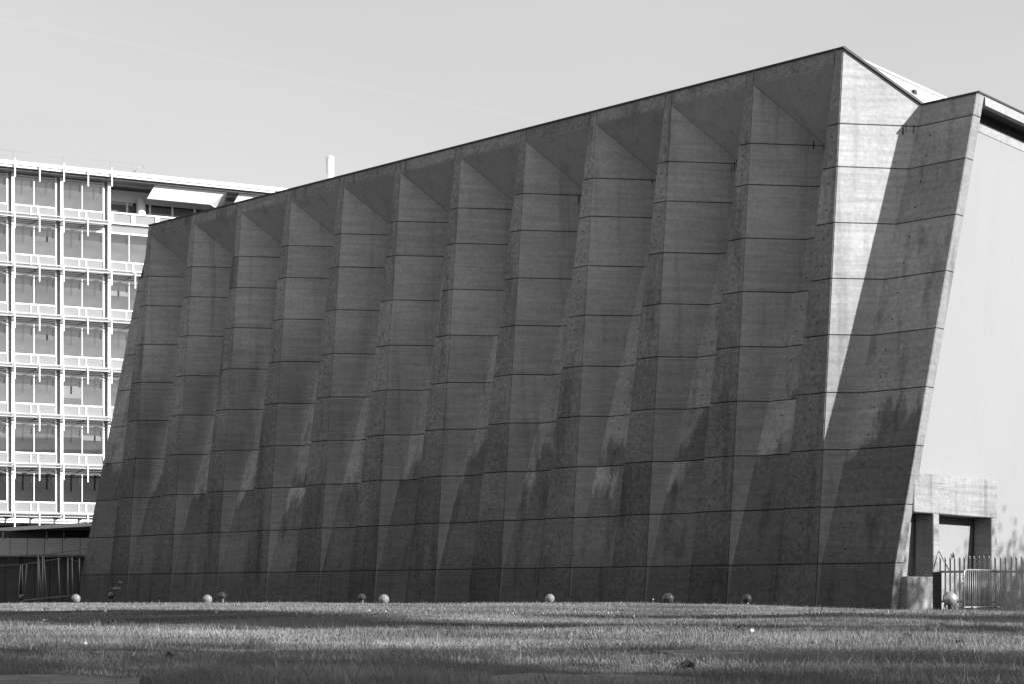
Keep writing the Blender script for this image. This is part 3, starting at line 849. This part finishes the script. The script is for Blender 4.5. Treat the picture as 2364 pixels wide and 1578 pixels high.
# ================================================================== trees outside the frame to the right that shade the lawn
def leaf_mat():
    m, n, l, p = new_mat('tree_leaf')
    oi = n.new('ShaderNodeTexCoord'); g = NT(n, l)
    l.new(g.ramp(g.noise(oi.outputs['Object'], 1.2, 3), .3, .7, .05, .11), p.inputs['Base Color']); p.inputs['Roughness'].default_value = .6
    return m
M_leaf = leaf_mat(); M_bark = plain('bark', .07, .9, 0, .4, 6)
def tree_meshes(H, rad, nleaf, seed, lo):
    q = np.random.default_rng(seed)
    limbs = MB(); cl = []
    limbs.tube([(0, 0, -.2), (.06, .03, H*.25), (.1, -.1, H*.55), (.0, .1, H*.86)], [.26, .2, .13, .04], 8)
    zc = H*(1+lo)/2; hz = H*(1-lo)/2
    for k in range(56):
        d = q.normal(size=3); d /= np.linalg.norm(d); rr = q.uniform(.45, .9)
        e = np.array((d[0]*rad*rr, d[1]*rad*rr, zc+d[2]*hz*rr))
        s0 = np.array((.06, 0, max(min(e[2]*.75, H*.8), H*.12))); md = (s0+e)/2+np.array((0, 0, .15))
        if k % 2 == 0: limbs.tube([s0, md, e], [.07, .045, .015], 5)
        cl.append((e, rad*q.uniform(.26, .40)))
    per = nleaf//len(cl)
    C = np.concatenate([c + q.normal(0, s*.55, (per, 3)) for c, s in cl])
    n = len(C)
    A = q.normal(size=(n, 3)); A /= np.linalg.norm(A, axis=1)[:, None]
    B = np.cross(A, q.normal(size=(n, 3))); B /= np.linalg.norm(B, axis=1)[:, None]
    s = q.uniform(.10, .19, (n, 1))
    V = np.stack([C-A*s, C+B*s*.55, C+A*s, C-B*s*.55], 1).reshape(-1, 3)
    me = bpy.data.meshes.new('crown'); me.from_pydata(V.tolist(), [], np.arange(n*4).reshape(-1, 4).tolist()); me.materials.append(M_leaf)
    return limbs, me
TM = {}
def tree(x, y, H, rad, seed, label, lo=.25, nleaf=7000, rz=0.):
    t = empty('shade_tree', (x, y, gz(x, y)), rz, label=label, cat='tree', group='trees beyond the right edge that shade the lawn')
    limbs, cr = tree_meshes(H, rad, nleaf, seed, lo)
    obj('trunk', limbs, M_bark, t); obj('crown', cr, M_leaf, t)
    return t
TREES = [
    (19, -1.6, 14.0, 3.9, 1, 'tall leafy tree nearest the camera at the right of the lawn', .12, 15000),
    (27, -.2, 11.6, 2.9, 2, 'shorter leafy tree right of the lawn, second from the camera', .14, 9000),
    (29, 4.9, 11.4, 3.0, 12, 'small leafy tree right of the lawn, beside the tall bare trunked tree', .1, 13000),
    (26, 6.8, 16.8, 3.0, 3, 'tallest tree right of the lawn, bare trunk under a small crown', .72, 9000),
    (31.5, 7.6, 11.8, 2.9, 13, 'bushy leafy tree right of the lawn, between the bare trunked and the narrow tree', .08, 14000),
    (30, 10.2, 13.4, 2.1, 4, 'narrow leafy tree right of the lawn, just beyond the tallest one', .08, 13000),
    (34, 14.2, 13.4, 3.0, 5, 'leafy tree right of the lawn, in the middle of the row', .08, 17000),
    (36, 23.4, 12.2, 4.2, 6, 'wide leafy tree in the row right of the lawn, third from the far end', .08, 17000),
    (38, 32.2, 13.5, 4.4, 7, 'wide leafy tree in the row facing the concrete doorway', .05, 17000),
    (40, 38.6, 13.4, 4.8, 8, 'farthest leafy tree in the row facing the pale side wall', .05, 17000),
]
made = [tree(a[0], a[1]-.041*a[0], a[2], a[3], a[4], a[5], a[6], a[7]) for a in TREES]
for x, y, sd, lab in ((-5.5, -4.5, 21, 'added unseen wide crowned tree just behind the viewpoint, left of it, blocking sky light'), (4.5, -5.5, 22, 'added unseen wide crowned tree just behind the viewpoint, right of it, blocking sky light'),
                      (-15, -6, 23, 'added unseen wide crowned tree behind the viewpoint, far left, blocking sky light')):
    c = tree(x, y, 13.5, 6.2, sd, lab, .28, 15000); c['group'] = 'added trees around the viewpoint that block sky light'  # unseen crowns added to cut sky light on lawn and lower wall

# ================================================================== paving slabs, fallen leaves, flowers
M_stone = plain('lawn_slab_stone', .11, .85, 0, .45, 7)
SLABS = []
def slab(corners, label, th=.06, lift=.024):
    pts = [ground_at(*c) for c in corners]
    SLABS.append([(p.x, p.y) for p in pts])
    c = sum(pts, Vector())/len(pts)
    z = max(p.z for p in pts)+lift
    poly = []
    for i, p in enumerate(pts):
        q = pts[(i+1) % len(pts)]
        for f_ in (0, .25, .5, .75):
            w = p.lerp(q, f_); poly.append(Vector((w.x+random.uniform(-.012, .012), w.y+random.uniform(-.02, .02), z+random.uniform(-.006, .006)+ (w.z-c.z)*.5)))
    ar = sum(poly[i].x*poly[(i+1) % len(poly)].y-poly[(i+1) % len(poly)].x*poly[i].y for i in range(len(poly)))
    if ar < 0: poly.reverse()
    m = MB().prism([p-c for p in poly], (0, 0, -th-.08))
    tag(obj('stone_slab', m, M_stone, None, c), label, 'slab', 'stone slabs sunk in the lawn')
slab([(1505, 1511), (1640, 1506), (1775, 1511), (1690, 1522), (1560, 1520)], 'flat stone slab in the grass at right, farthest from the camera')
slab([(1110, 1574), (1230, 1563), (1400, 1565), (1640, 1577), (1500, 1606), (1150, 1606)], 'long stone slab in the grass at the bottom edge, right of centre')
slab([(2255, 1556), (2300, 1549), (2420, 1550), (2420, 1568), (2270, 1562)], 'stone slab in the grass at the bottom right corner')
slab([(-60, 1571), (120, 1570), (330, 1580), (300, 1610), (-60, 1610)], 'stone slab in the grass at the bottom left corner')

M_dead = plain('dead_leaf', .025, .8, 0, .4, 20)
def dead_leaf(px, py, s, label, rz):
    g = ground_at(px, py)
    m = MB()
    V = []; F = []
    n = 7
    for i in range(n):
        t = i/(n-1); w = s*.42*math.sin(math.pi*min(t*.93+.05, 1))*(1+.25*math.sin(9*t))
        for j, sgn in enumerate((-1, -.4, .4, 1)):
            V.append(((t-.5)*s, sgn*w, s*(.24*abs(sgn)+.10*math.sin(math.pi*t)+.12*math.sin(7*t+sgn*3))))
    for i in range(n-1):
        for j in range(3): F.append((i*4+j, i*4+j+1, (i+1)*4+j+1, (i+1)*4+j))
    m.add(V, F); m.add([(p[0], p[1], p[2]-.006) for p in V], [tuple(reversed(f)) for f in F])
    o = obj('fallen_leaf', m, M_dead, None, g+Vector((0, 0, .022))); o.rotation_euler = (.3, -.2, rz)
    tag(o, label, 'leaf', 'dry leaves lying on the lawn')
dead_leaf(1585, 1552, .11, 'big dark curled leaf in the grass below the far stone slab', .3)
dead_leaf(1706, 1451, .11, 'dark dry leaf on the lawn below the two right hand globe lamps', 1.0)
dead_leaf(2092, 1478, .10, 'dark dry leaf in the shaded grass below the right end of the hall', .2)
dead_leaf(2212, 1489, .09, 'dark upright leaf in the shaded grass below the floodlight', 1.7)
dead_leaf(392, 1524, .07, 'small dark leaf standing in the grass at lower left', 1.4)
dead_leaf(262, 1442, .13, 'dry leaf on the lawn right of the dandelion clock', .1)

M_petal = plain('flower_white', .8, .7, 0, .05, 30); M_stem = plain('flower_stem', .12, .7)
def seed_mat():
    m, n, l, p = new_mat('dandelion_seed'); p.inputs['Base Color'].default_value = grey(.6); p.inputs['Roughness'].default_value = .9
    return m
M_seed = seed_mat()
def dandelion(px, py, label, d=.045, h=.14, lean=.02):
    g = ground_at(px, py)
    t = empty('dandelion', g, label=label, cat='dandelion', group='dandelion clocks on the lawn')
    obj('stem', MB().tube([(0, 0, -.02), (lean*.4, 0, h*.5), (lean, 0, h)], .004, 5), M_stem, t)
    m = MB(); q = np.random.default_rng(int(px))
    for k in range(60):
        a = q.normal(size=3); a /= np.linalg.norm(a)
        b = np.cross(a, q.normal(size=3)); b /= np.linalg.norm(b)
        p0 = np.array((lean, 0, h+d*.3)); p1 = p0+a*d*.5
        m.add([p0, p1-b*.006, p1+b*.006], [(0, 1, 2)])
    obj('seed_head', m, M_seed, t)
for i, (px, py, lab) in enumerate([
        (239, 1440, 'largest dandelion clock, on the shaded lawn at the left'),
        (175, 1425, 'dandelion clock left of the largest one'),
        (107, 1422, 'dandelion clock second from the left on the shaded lawn'),
        (23, 1428, 'dandelion clock at the far left edge of the lawn'),
        (497, 1432, 'bare dandelion stalk on the lawn below the second bright globe lamp'),
        (646, 1424, 'dandelion clock between the two bright globe lamps left of centre'),
        (818, 1422, 'dandelion clock on the lawn just left of mid wall'),
        (990, 1424, 'dandelion clock right of the bright lamp at mid wall'),
        (1000, 1421, 'taller dandelion stalk right of the bright lamp at mid wall'),
        (1294, 1410, 'dandelion clock below the single bright globe lamp'),
        (1505, 1394, 'pale dandelion stalk left of the large half shaded lamp'),
        (1894, 1420, 'dandelion clock on the lawn below the right end of the pleats')]):
    dandelion(px, py, lab, .034 if i else .042, .10 if i else .15, random.uniform(-.03, .03))
# daisies
def daisy_mesh():
    m = MB(); n = 11
    for k in range(n):
        a = 2*math.pi*k/n; b = a+.22; c = a-.22
        m.add([(0, 0, .045), (.012*math.cos(c), .012*math.sin(c), .048), (.021*math.cos(a), .021*math.sin(a), .05), (.012*math.cos(b), .012*math.sin(b), .048)], [(0, 1, 2, 3)])
    m.tube([(0, 0, -.01), (0, 0, .044)], .002, 4)
    return m
dme = daisy_mesh().mesh('daisy'); dme.materials.append(M_petal)
spots = []
for cx, cy, n_, sx, sy, lab in ((1408, 1424, 7, 12, 3, 'white daisy in the thickest patch, right of centre on the lawn'), (1110, 1424, 5, 60, 3, 'white daisy on the lawn at mid picture'),
        (98, 1436, 4, 8, 3, 'white daisy in the patch near the left edge of the lawn'), (165, 1434, 3, 10, 2, 'white daisy in the patch just left of the largest dandelion clock'),
        (690, 1421, 7, 50, 2, 'white daisy in the loose row left of mid wall'), (1460, 1426, 3, 12, 2, 'white daisy in the small patch right of the thickest daisy patch'),
        (870, 1412, 3, 25, 2, 'white daisy below the bright globe lamp at mid wall'), (1255, 1422, 3, 14, 1, 'white daisy below the single bright globe lamp')):
    for _ in range(n_): spots.append((cx+random.gauss(0, sx), cy+random.gauss(0, sy), lab))
for px, py, lab in spots:
    g = ground_at(px, max(py, 1404))
    o = obj('daisy', dme, None, None, g+Vector((0, 0, .03))); o.rotation_euler = (random.uniform(.3, 1.0), random.uniform(-.4, .4), random.uniform(0, 6)); o.scale = (.62,)*3
    tag(o, lab, 'flower', lab)
for px, py, lab, sc_ in ((1733, 1471, 'single larger white flower on the sunlit lawn at right'  , 1.0), (198, 1503, 'single white flower on the sunlit lawn at left', .8)):
    g = ground_at(px, py)
    o = obj('daisy', dme, None, None, g+Vector((0, 0, .04))); o.rotation_euler = (.9, 0, .3); o.scale = (sc_,)*3
    tag(o, lab, 'flower', 'white flowers in the near lawn')

# ================================================================== lawn blades
def grass_mat():
    m, n, l, p = new_mat('grass_blade')
    g = NT(n, l)
    t = n.new('ShaderNodeNewGeometry')
    a = n.new('ShaderNodeAttribute'); a.attribute_name = 'tone'
    val = g.math('MULTIPLY', a.outputs['Fac'], g.ramp(g.noise(t.outputs['Position'], .5, 4), .3, .7, .8, 1.2))
    l.new(val, p.inputs['Base Color']); p.inputs['Roughness'].default_value = .75; p.inputs['Specular IOR Level'].default_value = .08
    tr = n.new('ShaderNodeBsdfTranslucent'); l.new(val, tr.inputs['Color'])
    mx = n.new('ShaderNodeMixShader'); mx.inputs[0].default_value = .3
    out = n['Material Output']
    l.new(p.outputs[0], mx.inputs[1]); l.new(tr.outputs[0], mx.inputs[2]); l.new(mx.outputs[0], out.inputs['Surface'])
    return m
M_grass = grass_mat()
def lawn(bands):
    P = []; Hh = []; Wd = []
    for y0, y1, dens, h, w in bands:
        area = (y1-y0)*(.66*(y0+y1)/2+7.0)
        n = int(area*dens)
        y = np.sqrt(rng.uniform(y0*y0, y1*y1, n)); x = rng.uniform(-1, 1, n)*(.33*y+3.5)
        P.append(np.stack([x, y], 1))
        f = .75+.5*np.sin(x*1.3+2*np.sin(y*.9))*np.sin(y*1.1+1.7*np.sin(x*.6))
        tuft = np.where(rng.random(n) < .03, rng.uniform(1.3, 2.0, n), 1)
        Hh.append(h*np.clip(f, .45, 1.4)*rng.uniform(.55, 1.25, n)*tuft); Wd.append(np.full(n, w)*rng.uniform(.7, 1.3, n))
    for k in range(170):
        y = rng.uniform(7.6, 22); x = rng.uniform(-1, 1)*(.33*y+.5); m_ = int(rng.uniform(12, 45))
        P.append(np.stack([x+rng.normal(0, .05, m_), y+rng.normal(0, .05, m_)], 1))
        Hh.append(rng.uniform(.07, .13)*rng.uniform(.6, 1.15, m_)); Wd.append(np.full(m_, .0026))
    P = np.concatenate(P); h = np.concatenate(Hh); w = np.concatenate(Wd)
    keep = np.ones(len(P), bool)
    for poly in SLABS:
        ins = np.zeros(len(P), bool)
        for (xa, ya), (xb, yb) in zip(poly, poly[1:]+poly[:1]):
            cr = ((ya > P[:, 1]) != (yb > P[:, 1])) & (P[:, 0] < (xb-xa)*(P[:, 1]-ya)/((yb-ya) or 1e-9)+xa)
            ins ^= cr
        keep &= ~(ins & (rng.random(len(P)) < .94))
    P, h, w = P[keep], h[keep], w[keep]; n = len(P)
    z = G(P[:, 0], P[:, 1])
    b = np.column_stack([P, z-.01])
    a = rng.uniform(0, 2*np.pi, n); side = np.stack([np.cos(a), np.sin(a), np.zeros(n)], 1)*w[:, None]
    a2 = rng.uniform(0, 2*np.pi, n); ln = rng.uniform(.1, .75, n)*h
    d = np.stack([np.cos(a2)*ln, np.sin(a2)*ln, np.zeros(n)], 1)
    up = np.zeros((n, 3)); up[:, 2] = 1
    mid = b + d*.3 + up*(h*.6)[:, None]; tip = b + d + up*(h)[:, None]
    V = np.stack([b-side, b+side, mid-side*.8, mid+side*.8, tip], 1).reshape(-1, 3)
    me = bpy.data.meshes.new('grass')
    me.vertices.add(n*5); me.vertices.foreach_set('co', V.ravel())
    o5 = (np.arange(n)*5)[:, None]
    L = np.concatenate([o5+np.array([0, 1, 3, 2]), o5+np.array([2, 3, 4])], 1).ravel()
    me.loops.add(n*7); me.loops.foreach_set('vertex_index', L.astype(np.int32))
    st = (np.arange(n)*7)[:, None] + np.array([0, 4]); me.polygons.add(n*2)
    me.polygons.foreach_set('loop_start', st.ravel().astype(np.int32))
    me.update(calc_edges=True)
    at = me.attributes.new('tone', 'FLOAT', 'POINT')
    tone = rng.uniform(.145, .245, n)*(1+.34*np.sin(P[:, 0]*.9+2.2*np.sin(P[:, 1]*.7))*np.sin(P[:, 1]*1.3+1.4*np.sin(P[:, 0]*.5)))
    tone = np.where(rng.random(n) < .03, .36, tone)
    at.data.foreach_set('value', np.repeat(tone, 5).astype(np.float32))
    me.materials.append(M_grass)
    return me
me = lawn([(6.5, 10, 4200, .085, .0026), (10, 15, 2500, .064, .0029), (15, 22, 1500, .054, .0036), (22, 32, 900, .046, .0046), (32, 50, 430, .044, .0062)])
g_o = bpy.data.objects.new('grass', me); COL.objects.link(g_o)
tag(g_o, 'rough mown lawn of short grass in sun and tree shade', 'grass', kind='stuff')
print('blades', len(me.polygons)//2)
